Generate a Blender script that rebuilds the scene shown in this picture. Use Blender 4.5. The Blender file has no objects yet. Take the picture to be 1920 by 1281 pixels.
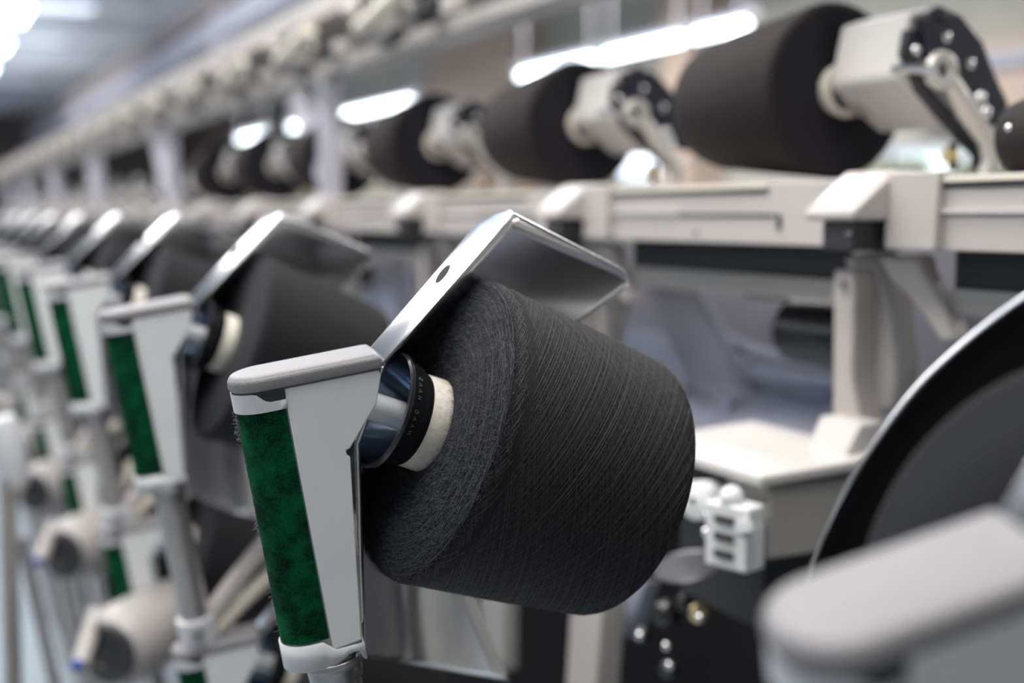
import bpy, bmesh, math, random
from mathutils import Vector, Matrix
R = random.Random(7)
S = bpy.context.scene
COL = S.collection
# ------------------------------------------------------------------ camera
FPX = 2400.0
H = 1.45
PITCH = math.atan(236.5/FPX)
YAW = math.atan(1140.0*math.cos(PITCH)/FPX)
ca, sa, cp, sp = math.cos(YAW), math.sin(YAW), math.cos(PITCH), math.sin(PITCH)
CR = Vector((sa, ca, 0)); CF = Vector((-ca*cp, sa*cp, -sp)); CU = CR.cross(CF)
CAM = Vector((0, 0, H))
def dirc(x, y, z): return CR*x - CU*y + CF*z          # x right, y down, z depth
def W(px, py, d): return CAM + dirc((px-960)/FPX*d, (py-640.5)/FPX*d, d)
def ray(px, py): return dirc((px-960)/FPX, (py-640.5)/FPX, 1)
def atY(px, py, Y): r = ray(px, py); return CAM + r*(Y/r.y)
def atX(px, py, X): r = ray(px, py); return CAM + r*(X/r.x)
cd = bpy.data.cameras.new('camera'); cam = bpy.data.objects.new('camera', cd); COL.objects.link(cam)
m = Matrix((CR, CU, -CF)).transposed().to_4x4(); m.translation = CAM; cam.matrix_world = m
cd.sensor_width = 36; cd.lens = FPX/1920*36; cd.clip_start = .02
cd.dof.use_dof = True; cd.dof.focus_distance = .665; cd.dof.aperture_fstop = 3.6
S.camera = cam
S.view_settings.view_transform = 'Standard'; S.view_settings.look = 'None'
S.view_settings.gamma = 1; S.view_settings.exposure = 0.0; S.view_settings.use_curve_mapping = False

# ------------------------------------------------------------------ materials
def nt(name):
    m = bpy.data.materials.new(name); m.use_nodes = True
    return m, m.node_tree.nodes, m.node_tree.links
def mat(name, col, rough=.5, metal=0., noise=0., nscale=30., bump=0., bscale=200., sheen=0., coat=0., spec=.5, aniso=None, detail=4):
    m, N, L = nt(name); b = N['Principled BSDF']
    b.inputs['Base Color'].default_value = (*col, 1); b.inputs['Roughness'].default_value = rough
    b.inputs['Metallic'].default_value = metal; b.inputs['Specular IOR Level'].default_value = spec
    if sheen: b.inputs['Sheen Weight'].default_value = sheen; b.inputs['Sheen Roughness'].default_value = .5
    if coat: b.inputs['Coat Weight'].default_value = coat; b.inputs['Coat Roughness'].default_value = .08
    tc = N.new('ShaderNodeTexCoord')
    if noise:
        n = N.new('ShaderNodeTexNoise'); n.inputs['Scale'].default_value = nscale; n.inputs['Detail'].default_value = detail
        mp = N.new('ShaderNodeMapRange'); mp.inputs[1].default_value = .3; mp.inputs[2].default_value = .7
        mp.inputs[3].default_value = 1-noise; mp.inputs[4].default_value = 1+noise*.6
        mx = N.new('ShaderNodeVectorMath'); mx.operation = 'SCALE'; mx.inputs[0].default_value = col
        L.new(tc.outputs['Object'], n.inputs['Vector']); L.new(n.outputs['Fac'], mp.inputs[0])
        L.new(mp.outputs[0], mx.inputs['Scale']); L.new(mx.outputs[0], b.inputs['Base Color'])
    if bump:
        n = N.new('ShaderNodeTexNoise'); n.inputs['Scale'].default_value = bscale; n.inputs['Detail'].default_value = 3
        bp = N.new('ShaderNodeBump'); bp.inputs['Strength'].default_value = bump; bp.inputs['Distance'].default_value = .0005
        L.new(tc.outputs['Object'], n.inputs['Vector']); L.new(n.outputs['Fac'], bp.inputs['Height']); L.new(bp.outputs[0], b.inputs['Normal'])
    return m
def emit(name, col, st):
    m, N, L = nt(name); b = N['Principled BSDF']; b.inputs['Base Color'].default_value = (*col, 1)
    b.inputs['Emission Color'].default_value = (*col, 1); b.inputs['Emission Strength'].default_value = st
    return m
M = dict(
 plate=mat('painted_plate', (.70,.71,.71), .42, noise=.05, nscale=25, bump=.06, bscale=300),
 cap=mat('textured_cap_plastic', (.25,.24,.25), .5, noise=.18, nscale=1800, bump=.5, bscale=2500, detail=1),
 cap_dark=mat('dark_cap_plastic', (.06,.06,.068), .45),
 ring=mat('silver_plastic', (.56,.57,.59), .38, noise=.03, nscale=60),
 steel=mat('post_steel', (.45,.43,.42), .33, metal=.85, noise=.12, nscale=20),
 flange=mat('flange_steel', (.30,.30,.31), .35, metal=.8, noise=.25, nscale=90, bump=.1),
 sheet=mat('polished_sheet_steel', (.76,.76,.78), .27, metal=1., noise=.05, nscale=14, bump=.03, bscale=30),
 flsheet=mat('satin_sheet_edge', (.58,.60,.63), .2, metal=1., noise=.08, nscale=30),
 deepdark=mat('painted_unlit_black', (.008,.008,.009), .85, spec=.15),
 traygrey=mat('tray_grey_metal', (.12,.12,.135), .35, metal=.5),
 blk=mat('gloss_black_plastic', (.010,.010,.012), .25, coat=.2),
 blkm=mat('black_plastic', (.015,.016,.02), .45),
 lett=mat('lettering_grey', (.10,.095,.085), .4),
 cup=mat('cup_polished_liner', (.24,.30,.38), .12, metal=.9),
 peg=mat('milky_plastic', (.78,.79,.80), .35, coat=.2),
 paper=mat('paper_tube', (.60,.56,.485), .8, noise=.16, nscale=350, bump=.3, bscale=900),
 beige=mat('beige_machine_paint', (.46,.42,.395), .42, noise=.06, nscale=6),
 beiged=mat('grey_beige_paint', (.33,.315,.295), .5, noise=.08, nscale=8),
 motor=mat('motor_paint', (.36,.335,.32), .45, noise=.1, nscale=12),
 white=mat('warm_white_paint', (.52,.495,.47), .38),
 lilac=mat('lilac_grey_panel', (.46,.45,.51), .5, noise=.12, nscale=9),
 bluegrey=mat('blue_grey_panel', (.27,.285,.35), .45, noise=.15, nscale=12),
 dark=mat('dark_slot_panel', (.02,.023,.028), .7),
 darkg=mat('charcoal_metal', (.03,.03,.034), .4, noise=.3, nscale=30),
 chrome=mat('bright_chrome', (.8,.8,.8), .13, metal=1.),
 navy=mat('navy_plate', (.022,.024,.042), .35),
 cream=mat('cream_plastic', (.72,.66,.55), .4),
 blue=mat('blue_knob', (.02,.10,.50), .4),
 brass=mat('brass', (.75,.6,.3), .3, metal=.8),
 lever=mat('cast_lever', (.60,.57,.53), .35, metal=.3),
 bobbin=mat('smooth_dark_yarn', (.019,.014,.014), .75, bump=.5, bscale=900, spec=.25),
 bobface=mat('smooth_dark_yarn_end', (.012,.011,.015), .8, bump=.5, bscale=900, spec=.2),
 wall=mat('grey_green_wall', (.36,.35,.31), .8, noise=.12, nscale=1.2),
 ceil=mat('ceiling_panel', (.55,.58,.63), .7, noise=.3, nscale=.8),
 beam=mat('lavender_beam', (.46,.46,.53), .6),
 brown=mat('brown_beam', (.30,.255,.25), .7),
 floor=mat('pale_floor', (.40,.45,.49), .35, noise=.1, nscale=2),
 green=mat('hedge_green', (.13,.145,.09), .8, noise=.3, nscale=4),
 label=mat('grey_print', (.38,.37,.36), .5),
)
# green felt
def felt():
    m, N, L = nt('green_felt'); b = N['Principled BSDF']; b.inputs['Roughness'].default_value = .95
    b.inputs['Specular IOR Level'].default_value = .1
    b.inputs['Sheen Weight'].default_value = .06; b.inputs['Sheen Tint'].default_value = (.1,.6,.3,1)
    tc = N.new('ShaderNodeTexCoord')
    n1 = N.new('ShaderNodeTexNoise'); n1.inputs['Scale'].default_value = 55; n1.inputs['Detail'].default_value = 6; n1.inputs['Roughness'].default_value = .7
    n2 = N.new('ShaderNodeTexNoise'); n2.inputs['Scale'].default_value = 1500; n2.inputs['Detail'].default_value = 2
    L.new(tc.outputs['Object'], n1.inputs['Vector']); L.new(tc.outputs['Object'], n2.inputs['Vector'])
    ad = N.new('ShaderNodeMath'); ad.operation = 'MULTIPLY_ADD'; ad.inputs[1].default_value = .55
    L.new(n2.outputs['Fac'], ad.inputs[0]); L.new(n1.outputs['Fac'], ad.inputs[2])
    cr = N.new('ShaderNodeValToRGB'); e = cr.color_ramp.elements
    e[0].position = .64; e[0].color = (.001,.008,.005,1); e[1].position = .92; e[1].color = (.001,.085,.032,1)
    L.new(ad.outputs[0], cr.inputs[0]); L.new(cr.outputs[0], b.inputs['Base Color'])
    bp = N.new('ShaderNodeBump'); bp.inputs['Strength'].default_value = .9; bp.inputs['Distance'].default_value = .0006
    L.new(n2.outputs['Fac'], bp.inputs['Height']); L.new(bp.outputs[0], b.inputs['Normal'])
    return m
M['felt'] = felt()
# wound yarn: crossing helical threads on a surface of revolution about local Z
def yarn_mat(name, face=False, base=(.006,.006,.008)):
    m, N, L = nt(name); b = N['Principled BSDF']; b.inputs['Roughness'].default_value = .78
    b.inputs['Specular IOR Level'].default_value = .25
    b.inputs['Sheen Weight'].default_value = .04
    tc = N.new('ShaderNodeTexCoord'); sx = N.new('ShaderNodeSeparateXYZ'); L.new(tc.outputs['Object'], sx.inputs[0])
    def math_(op, a, c=None):
        n = N.new('ShaderNodeMath'); n.operation = op
        for i, v in enumerate((a, c)):
            if v is None: continue
            if isinstance(v, (int, float)): n.inputs[i].default_value = v
            else: L.new(v, n.inputs[i])
        return n.outputs[0]
    ang = math_('ARCTAN2', sx.outputs['Y'], sx.outputs['X'])
    if face:
        rr = math_('SQRT', math_('ADD', math_('MULTIPLY', sx.outputs['X'], sx.outputs['X']), math_('MULTIPLY', sx.outputs['Y'], sx.outputs['Y'])))
        no = N.new('ShaderNodeTexNoise'); no.inputs['Scale'].default_value = 45; L.new(tc.outputs['Object'], no.inputs['Vector'])
        w = math_('SINE', math_('ADD', math_('MULTIPLY', rr, 3500), math_('MULTIPLY', no.outputs['Fac'], 22)))
        hgt = w
    else:
        w1 = math_('SINE', math_('ADD', math_('MULTIPLY', ang, 260), math_('MULTIPLY', sx.outputs['Z'], 9000)))
        w2 = math_('SINE', math_('SUBTRACT', math_('MULTIPLY', ang, 260), math_('MULTIPLY', sx.outputs['Z'], 9000)))
        hgt = math_('MAXIMUM', w1, w2)
    n2 = N.new('ShaderNodeTexNoise'); n2.inputs['Scale'].default_value = 900; n2.inputs['Detail'].default_value = 2; L.new(tc.outputs['Object'], n2.inputs['Vector'])
    h2 = math_('ADD', math_('MULTIPLY', hgt, .35), n2.outputs['Fac'])
    bp = N.new('ShaderNodeBump'); bp.inputs['Strength'].default_value = .8; bp.inputs['Distance'].default_value = .0005
    L.new(h2, bp.inputs['Height']); L.new(bp.outputs[0], b.inputs['Normal'])
    mp = N.new('ShaderNodeMapRange'); mp.inputs[1].default_value = -.1; mp.inputs[2].default_value = 1.1; mp.inputs[3].default_value = .55; mp.inputs[4].default_value = 1.5
    L.new(h2, mp.inputs[0]); mx = N.new('ShaderNodeVectorMath'); mx.operation = 'SCALE'; mx.inputs[0].default_value = base
    L.new(mp.outputs[0], mx.inputs['Scale']); L.new(mx.outputs[0], b.inputs['Base Color'])
    return m
M['yarn'] = yarn_mat('wound_yarn_side'); M['yarnf'] = yarn_mat('wound_yarn_end', True, (.008,.009,.013))
M['thread'] = mat('yarn_thread', (.014,.0133,.015), .6, noise=.5, nscale=500, spec=.25)
M['threadf'] = mat('yarn_thread_end', (.016,.018,.023), .6, noise=.5, nscale=400, spec=.25)
M['threadhi'] = mat('yarn_thread_light', (.036,.033,.036), .6, noise=.4, nscale=400, spec=.3)
M['threadfhi'] = mat('yarn_end_thread_light', (.050,.053,.064), .6, noise=.4, nscale=400, spec=.3)
M['fuzz'] = mat('yarn_fuzz', (.065,.070,.088), .6, spec=.3)
M['lint'] = mat('pale_lint', (.35,.35,.45), .6)
def brick():
    m, N, L = nt('brickwork'); b = N['Principled BSDF']; b.inputs['Roughness'].default_value = .85
    tc = N.new('ShaderNodeTexCoord'); mp = N.new('ShaderNodeMapping'); mp.inputs['Rotation'].default_value = (math.pi/2, 0, 0)
    br = N.new('ShaderNodeTexBrick'); br.inputs['Scale'].default_value = 4
    br.inputs['Color1'].default_value = (.46,.32,.24,1); br.inputs['Color2'].default_value = (.38,.30,.25,1); br.inputs['Mortar'].default_value = (.45,.42,.38,1)
    L.new(tc.outputs['Object'], mp.inputs[0]); L.new(mp.outputs[0], br.inputs[0]); L.new(br.outputs[0], b.inputs['Base Color']); return m
M['brick'] = brick()
M['lamp'] = emit('lit_tube', (.86,.97,1.), 9.)
M['sky'] = emit('daylight_pane', (.78,.9,.9), .85)
M['roofsky'] = emit('roof_daylight', (.72,.80,.95), 1.1)
M['aisle_fill'] = emit('aisle_fill_glow', (.80,.88,1.), 1.25)  # glow for the unseen fill windows behind the camera
M['skyb'] = emit('bright_daylight_pane', (.82,.9,1.), 1.6)
M['screen'] = emit('pale_screen', (.6,.75,.85), .5)

# ------------------------------------------------------------------ mesh builder
def frame(a):
    a = a.normalized(); t = Vector((0,0,1)) if abs(a.z) < .9 else Vector((1,0,0))
    u = a.cross(t).normalized(); return u, a.cross(u).normalized()
class MB:
    def __init__(s): s.v = []; s.f = []
    def add(s, vs, fs):
        n = len(s.v); s.v += [Vector(v) for v in vs]; s.f += [[i+n for i in f] for f in fs]; return s
    def obox(s, c, ax, ay, az):                       # centre and three half-axis vectors
        c = Vector(c); vs = [c+ax*i+ay*j+az*k for i in (-1,1) for j in (-1,1) for k in (-1,1)]
        return s.add(vs, [(0,1,3,2),(4,6,7,5),(0,4,5,1),(2,3,7,6),(0,2,6,4),(1,5,7,3)])
    def box(s, lo, hi):
        lo, hi = Vector(lo), Vector(hi); h = (hi-lo)/2
        return s.obox((lo+hi)/2, Vector((h.x,0,0)), Vector((0,h.y,0)), Vector((0,0,h.z)))
    def loft(s, rings, cap=True, closed=True):
        n = len(rings[0]); vs = [p for r in rings for p in r]; fs = []
        for i in range(len(rings)-1):
            for j in range(n if closed else n-1):
                k = (j+1) % n; fs.append((i*n+j, i*n+k, (i+1)*n+k, (i+1)*n+j))
        if cap: fs += [tuple(range(n))[::-1], tuple(range((len(rings)-1)*n, len(rings)*n))]
        return s.add(vs, fs)
    def prism(s, pts, vec): pts = [Vector(p) for p in pts]; return s.loft([pts, [p+vec for p in pts]])
    def lathe(s, o, a, prof, n=32, cap=True):         # prof: (along, radius)
        a = a.normalized(); u, v = frame(a)
        return s.loft([[Vector(o)+a*t+(u*math.cos(2*math.pi*i/n)+v*math.sin(2*math.pi*i/n))*max(r,1e-5) for i in range(n)] for t, r in prof], cap)
    def tube(s, pts, r, n=12):
        pts = [Vector(p) for p in pts]; rings = []
        rs = r if isinstance(r, (list, tuple)) else [r]*len(pts)
        u0 = None
        for i, p in enumerate(pts):
            a = (pts[min(i+1, len(pts)-1)]-pts[max(i-1, 0)]).normalized()
            if u0 is None: u0, _ = frame(a)
            u = (u0-a*u0.dot(a)).normalized(); v = a.cross(u); u0 = u
            rings.append([p+(u*math.cos(2*math.pi*j/n)+v*math.sin(2*math.pi*j/n))*rs[i] for j in range(n)])
        return s.loft(rings)
    def ball(s, c, r, n=14, k=8):
        return s.lathe(Vector(c)-Vector((0,0,r)), Vector((0,0,1)), [(r-r*math.cos(math.pi*i/k), r*math.sin(math.pi*i/k)) for i in range(k+1)], n)
    def build(s, name, mt, parent=None, smooth=35, bevel=0, solid=0, seg=2, label=None, origin=None, subs=0):
        o0 = parent_world(parent) if parent else (Vector(origin) if origin is not None else Vector())
        me = bpy.data.meshes.new(name); me.from_pydata([v-o0 for v in s.v], [], s.f); me.update()
        bm = bmesh.new(); bm.from_mesh(me)
        if not solid: bmesh.ops.recalc_face_normals(bm, faces=bm.faces)
        bm.to_mesh(me); bm.free()
        me.materials.append(M[mt] if isinstance(mt, str) else mt)
        o = bpy.data.objects.new(name, me); COL.objects.link(o)
        if parent: o.parent = parent
        else: o.location = o0
        if solid: x = o.modifiers.new('solid', 'SOLIDIFY'); x.thickness = solid; x.offset = 0
        if bevel: x = o.modifiers.new('bevel', 'BEVEL'); x.width = bevel; x.segments = seg; x.limit_method = 'ANGLE'; x.angle_limit = .6
        if subs: x = o.modifiers.new('sub', 'SUBSURF'); x.levels = subs; x.render_levels = subs
        if smooth:
            for p in me.polygons: p.use_smooth = True
            try:
                me.set_sharp_from_angle(angle=math.radians(smooth))
            except Exception: pass
        if label: o['label'] = label
        return o
ROOT = {}
def parent_world(p):
    v = Vector()
    while p: v = v + p.location; p = p.parent
    return v
def thing(name, loc, label=None, cat=None, group=None):
    o = bpy.data.objects.new(name, None); COL.objects.link(o); o.location = loc; o.empty_display_size = .02
    return tag(o, label, cat, group)
def tag(o, label=None, cat=None, group=None, kind=None):
    if label: o['label'] = label
    if cat: o['category'] = cat
    if group: o['group'] = group
    if kind: o['kind'] = kind
    return o
def copy_tree(o, parent=None):
    c = o.copy(); COL.objects.link(c)
    if parent: c.parent = parent
    for ch in [x for x in KIDS.get(o.name, [])]: copy_tree(ch, c)
    return c
KIDS = {}
def index_kids():
    KIDS.clear()
    for o in bpy.data.objects:
        if o.parent: KIDS.setdefault(o.parent.name, []).append(o)
def struct(o): return tag(o, kind='structure')
def curves(name, lines, rad, mt, parent, kind=None, sides=0):
    o0 = parent_world(parent)
    cu = bpy.data.curves.new(name, 'CURVE'); cu.dimensions = '3D'; cu.bevel_depth = rad; cu.bevel_resolution = sides; cu.use_fill_caps = False
    for ln in lines:
        sp_ = cu.splines.new('POLY'); sp_.points.add(len(ln)-1)
        fl = []
        for p in ln: fl += [p[0]-o0.x, p[1]-o0.y, p[2]-o0.z, 1]
        sp_.points.foreach_set('co', fl); sp_.use_smooth = True
    cu.materials.append(M[mt]); o = bpy.data.objects.new(name, cu); COL.objects.link(o); o.parent = parent
    if kind: o['kind'] = kind
    return o
PITCHX = .5
SH = Vector((-PITCHX, 0, 0))
ORD = ['nearest','second','third','fourth','fifth','sixth','seventh','eighth','ninth','tenth','eleventh','twelfth','thirteenth','fourteenth','fifteenth','sixteenth','seventeenth','eighteenth','nineteenth','twentieth','twenty-first','twenty-second','twenty-third','twenty-fourth']

NTH = ['sharp','first']+ORD[1:]
# ------------------------------------------------------------------ yarn holder (column, cap, felt, guard, peg, cup)
wv = dirc(.144, .960, .20).normalized()
uv = dirc(.945, -.232, .22); uv = (uv-wv*uv.dot(wv)).normalized()
vv = -(uv.cross(-wv)).normalized()
if vv.dot(CF) > 0: vv = -vv                                  # toward the camera
OC = W(490, 724, .685)
def L3(s, h, v): return OC + uv*s + wv*h + vv*v              # s along cap, h down, v to the viewer
T = .0150
def section(Sx, h, t=T, n=14, grow=0., back=True):
    t = t+grow; pts = []
    for i in range(n+1):
        a = math.pi/2+math.pi*i/n
        pts.append(L3(t*math.cos(a), h, t*math.sin(a)))
    pts = [L3(Sx*.5, h, t)] + pts + [L3(Sx*.5, h, -t)]
    pts += [L3(Sx+grow, h, -t), L3(Sx+grow, h, t)]
    return pts
def Sx(h):
    if h < .006: return .0610
    if h < .043: return .0610+(.0375-.0610)*(h-.006)/.037
    return .0375+(.0262-.0375)*(h-.043)/.107
holder = thing('yarn_holder', L3(.01, .165, 0))
mb = MB(); mb.loft([section(Sx(h)-.001, h, T-.0012) for h in (0,.003,.006,.02,.043,.09,.143,.150)]); mb.build('column', 'ring', holder, bevel=.0006)
# flat face panel, front and back
for sgn in (1, -1):
    outl = [(.0105,.0),(.0670,.0),(.0672,.004),(.0640,.020),(.0545,.0375),(.0520,.0378),(.0515,.0405),(.0535,.0415),(.0480,.045),(.0345,.148),(.0215,.150),(.0105,.150)]
    outl = [(.0105,.0005),(.0615,.0005),(.0622,.004),(.0575,.018),(.0390,.0400),(.0370,.0402),(.0368,.0430),(.0384,.0445),(.0268,.148),(.0105,.150)]
    m_ = MB(); m_.prism([L3(s, h, sgn*(T-.001)) for s, h in outl], vv*(sgn*.0017)); m_.build('face_panel', 'plate', holder, bevel=.0005)
# felt sleeve around the nose
rings = []
for h in (.0100,.0102,.05,.10,.1428,.1430):
    g = .0002 if h in (.0100,.1430) else .0009
    pts = [L3(.0097, h, T+g-.0006)]
    for i in range(25):
        a = math.pi/2+math.pi*i/24; pts.append(L3((T+g)*math.cos(a), h, (T+g)*math.sin(a)))
    pts += [L3(.0097, h, -T-g+.0006), L3(.0097, h, -T+.003), L3(.0097, h, T-.003)]
    rings.append(pts)
fo = MB().loft(rings).build('felt_pad', 'felt', holder, smooth=60)
# silver collar at the top with its stepped notch
def collar(name, prof, par, mtl='ring', g=.0012):
    r1 = []; r2 = []
    for s_, a_, ht, hb in prof: pass
top = []; bot = []
pr = []
for i in range(25):
    a = math.pi/2+math.pi*i/24; pr.append(((T+.0016)*math.cos(a), (T+.0016)*math.sin(a)))
pr = [(.0108, T+.0016), (.006, T+.0016), (.003, T+.0016)]+pr+[(.003, -T-.0016), (.0108, -T-.0016)]
def ht(s, v):                                        # the upper edge of the collar dips near the panel
    if v > 0 and s > -.0045: return .0010+.0052*min(1, (s+.0045)/.0055)
    return .0008
outer = [[L3(s, ht(s, v), v) for s, v in pr], [L3(s, .0108, v) for s, v in pr]]
cb = MB(); n = len(pr)
inn = [[L3(s*.88, ht(s, v)+.0002, v*.88) for s, v in pr], [L3(s*.88, .0108, v*.88) for s, v in pr]]
cb.loft([inn[0], outer[0], outer[1], inn[1]], cap=False, closed=False)
cb.build('collar', 'ring', holder, solid=.0006)
MB().prism([L3(-.0040,.0002,T+.0008),L3(.0108,.0002,T+.0008),L3(.0108,.0048,T+.0008),L3(.0085,.0060,T+.0008),L3(.0020,.0060,T+.0008)], vv*.0007).build('collar_insert', 'blkm', holder, bevel=.0003)
# top cap
cp_ = MB(); cp_.loft([section(.0615, -.0003, T, grow=.0016), section(.0615, -.0022, T, grow=.0024), section(.0615, -.0060, T, grow=.0022), section(.0608, -.0085, T, grow=.0002), section(.0598, -.0092, T, grow=-.0022)])
cp_.build('top_cap', 'cap', holder, smooth=28, bevel=.0007)
MB().loft([section(.0615, .0006, T, grow=.0010), section(.0615, -.0004, T, grow=.0014)]).build('cap_gasket', 'cap_dark', holder)
# bottom ring, flange, clamp nut
br = MB()
def Sb(h): return .0335
def hb(s, v):
    if v > 0 and s > .009: return .1530
    return .1585
pb = [((T+.0014)*math.cos(math.pi/2+math.pi*i/24), (T+.0014)*math.sin(math.pi/2+math.pi*i/24)) for i in range(25)]
pb = [(.0275,T+.0012),(.024,T+.0014),(.019,T+.0014),(.0125,T+.0014),(.006,T+.0014)]+pb+[(.015,-T-.0014),(.0275,-T-.0014)]
def hb(s, v):
    if v <= 0: return .1585
    if s < .0100: return .1590
    if s < .0200: return .1590-.0058*(s-.010)/.010
    if s < .0245: return .1532
    return .1590
o_ = [[L3(s, .1438+(.0058 if v>0 and s>.0105 else 0), v) for s, v in pb], [L3(s, hb(s, v), v) for s, v in pb]]
br.loft(o_, cap=False); br.build('base_ring', 'ring', holder, solid=.0012)
MB().loft([[L3(s*.8+.002, .1440, v*.8) for s, v in pb],[L3(s*.8+.002, .1535, v*.8) for s, v in pb]]).build('base_plug', 'ring', holder)
PC = .0105
MB().lathe(L3(PC,.1545,0), wv, [(0,.0145),(.0035,.0150),(.004,.0180),(.0075,.0183),(.0085,.0172),(.0095,.0158),(.018,.0150),(.0195,.0138)], 40).build('clamp_flange', 'flange', holder, bevel=.0004)
# guard sheet -----------------------------------------------------
Nn = [(963,401,.734),(845,536,.716),(722,678,.700),(690,760,.703),(671,835,.706),(676,940,.708),(680,1060,.710),(683,1150,.712),(685,1233,.714)]
Mm = [(1050,432,.790),(905,585,.790),(748,700,.825),(722,790,.845),(705,860,.850),(703,960,.852),(702,1060,.856),(706,1140,.862),(716,1236,.868)]
Ff = [(1198,522,.840),(1085,602,.850),(930,740,.88),(900,820,.90),(890,900,.905),(884,1000,.905),(884,1075,.905),(903,1160,.905),(957,1277,.905)]
def q3(a, b, c, t):                                   # curve through a, b (t=.45), c
    tm = .45
    l0 = (t-tm)*(t-1)/((0-tm)*(0-1)); l1 = t*(t-1)/(tm*(tm-1)); l2 = t*(t-tm)/(1*(1-tm))
    return a*l0+b*l1+c*l2
def cr(P, t):
    n = len(P)-1; x = t*n; i = min(int(x), n-1); f = x-i
    p0, p1, p2, p3 = P[max(i-1,0)], P[i], P[i+1], P[min(i+2,n)]
    return .5*((2*p1)+(p2-p0)*f+(2*p0-5*p1+4*p2-p3)*f*f+(3*p1-p0-3*p2+p3)*f**3)
NW = [W(*p) for p in Nn]; MW = [W(*p) for p in Mm]; FW = [W(*p) for p in Ff]
for i_, f_ in ((0,1),(1,1),(2,.35)): MW[i_] = MW[i_].lerp(NW[i_].lerp(FW[i_], .45), f_)
gm = MB(); NI, NJ = 48, 20; grid = []
for i in range(NI+1):
    t = i/NI
    # straight first run, gentle curve below
    def seg(P):
        x = t*(len(P)-1)
        if x <= 2: k = min(int(x), 1); return P[k].lerp(P[k+1], x-k)
        return cr(P[2:], (x-2)/(len(P)-3))
    a, b, c = seg(NW), seg(MW), seg(FW)
    row = []
    for j in range(NJ+1):
        u = j/NJ; p = q3(a, b, c, u)
        if t < .25:                                   # pressed crease below the upper lip
            x = t/.25; p = p - CF*(.0030*math.exp(-((x-.38)/.13)**2)*u)
        row.append(p)
    grid.append(row)
# rounded far corner at the tip of the hood
c0 = grid[0][NJ]
for j in range(NJ-3, NJ+1):
    k = (j-(NJ-3))/3; grid[0][j] = grid[0][j].lerp(grid[2][j], k*k*.7)
vs = [p for r in grid for p in r]; fs = [(i*(NJ+1)+j, i*(NJ+1)+j+1, (i+1)*(NJ+1)+j+1, (i+1)*(NJ+1)+j) for i in range(NI) for j in range(NJ)]
guard = gm.add(vs, fs).build('guard_sheet', 'sheet', holder, solid=.0009, smooth=50)
# rolled lip along the top and far end of the hood
MB().tube([grid[0][j] for j in range(NJ+1)]+[grid[i][NJ] for i in range(1, 10)], .00085, 8).build('guard_lip', 'sheet', guard)
# bright flange strip along the near edge
E = [(958,394,.738),(925,404,.744),(895,420,.747),(793,540,.728),(693,655,.712)]
Nf = [(964,400,.734),(958,407,.733),(930,439,.729),(826,558,.714),(716,684,.699)]
fm = MB(); ft = [[W(*p) for p in E], [W(*p) for p in Nf]]
fm.loft([ft[0], ft[1]], cap=False, closed=False); fl = fm.build('guard_flange', 'flsheet', guard, solid=.0012, bevel=.0003)
# slot in the flange
sc_ = W(831,515,.7205); sd = (W(845,498,.7215)-W(818,532,.7195)); sw_ = (W(838,522,.719)-W(824,508,.722))
sn = sd.cross(sw_).normalized()
if sn.dot(CF) > 0: sn = -sn
MB().prism([sc_+sn*.0004+sd*.5*math.cos(a)+sw_*.32*math.sin(a) for a in [i*math.pi/9 for i in range(18)]], sn*.0006).build('slot', 'blkm', guard, smooth=0)
# narrow return edge below
fm = MB(); fm.loft([[W(714,690,.698),W(698,750,.702),W(665,832,.705),W(668,940,.707),W(676,1160,.711),W(664,1180,.711),W(672,1222,.712),W(684,1235,.714)], [W(722,684,.700),W(703,748,.703),W(675,834,.706),W(679,940,.708),W(683,1150,.712),W(683,1165,.712),W(684,1205,.712),W(688,1234,.714)]], cap=False, closed=False)
fm.build('guard_return_edge', 'sheet', guard, solid=.0010)
# package axis
CC = CAM + dirc(-.04577, .04725, .72); AX = dirc(.840, .315, .4415).normalized()
def A(t): return CC - AX*t
MB().lathe(A(.048), AX, [(0,.0080),(.0285,.0080),(.0295,.0074)], 28).build('peg', 'peg', holder, bevel=.0004)
MB().lathe(A(.019), AX, [(0,.0058),(.05,.0058)], 20).build('spindle', 'darkg', holder)
cupo = MB().lathe(A(.0305), AX, [(.0006,.0312),(0,.0318),(.0006,.0330),(.0022,.0331),(.0034,.0320),(.010,.0296),(.013,.0288),(.0136,.0279),(.018,.0262),(.0186,.0250),(.03,.0238),(.045,.0225)], 64, cap=False).build('adapter_cup', 'blk', holder, solid=.0005)
MB().lathe(A(.0300), AX, [(.0012,.0303),(.003,.0298),(.012,.0262),(.024,.0185),(.031,.0085),(.0315,.0003)], 64, cap=False).build('cup_liner', 'cup', cupo)
# embossed lettering round the cup
def letters(txt, t, r, a0, size, step):
    vs_, fs_ = [], []
    u, v = frame(AX)
    for i, ch in enumerate(txt):
        if ch == ' ': continue
        fc = bpy.data.curves.new('f', 'FONT'); fc.body = ch; fc.size = size; fc.extrude = .0002; fc.align_x = 'CENTER'; fc.align_y = 'CENTER'
        ob = bpy.data.objects.new('f', fc); me = ob.to_mesh()
        th = a0+i*step; rad = u*math.cos(th)+v*math.sin(th); tan = AX.cross(rad)
        # slope of the cup wall
        nrm = (rad+(-AX)*-.30).normalized(); upv = nrm.cross(tan).normalized(); 
        if upv.dot(AX) < 0: upv = -upv
        n0 = len(vs_)
        for q in me.vertices: vs_.append(A(t)+rad*r + tan*(q.co.x*LS) + upv*q.co.y + nrm*q.co.z)
        for p in me.polygons: fs_.append([n0+k for k in p.vertices])
        ob.to_mesh_clear(); bpy.data.objects.remove(ob); bpy.data.curves.remove(fc)
    return vs_, fs_
LS = 1
u_, v_ = frame(AX)
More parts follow.
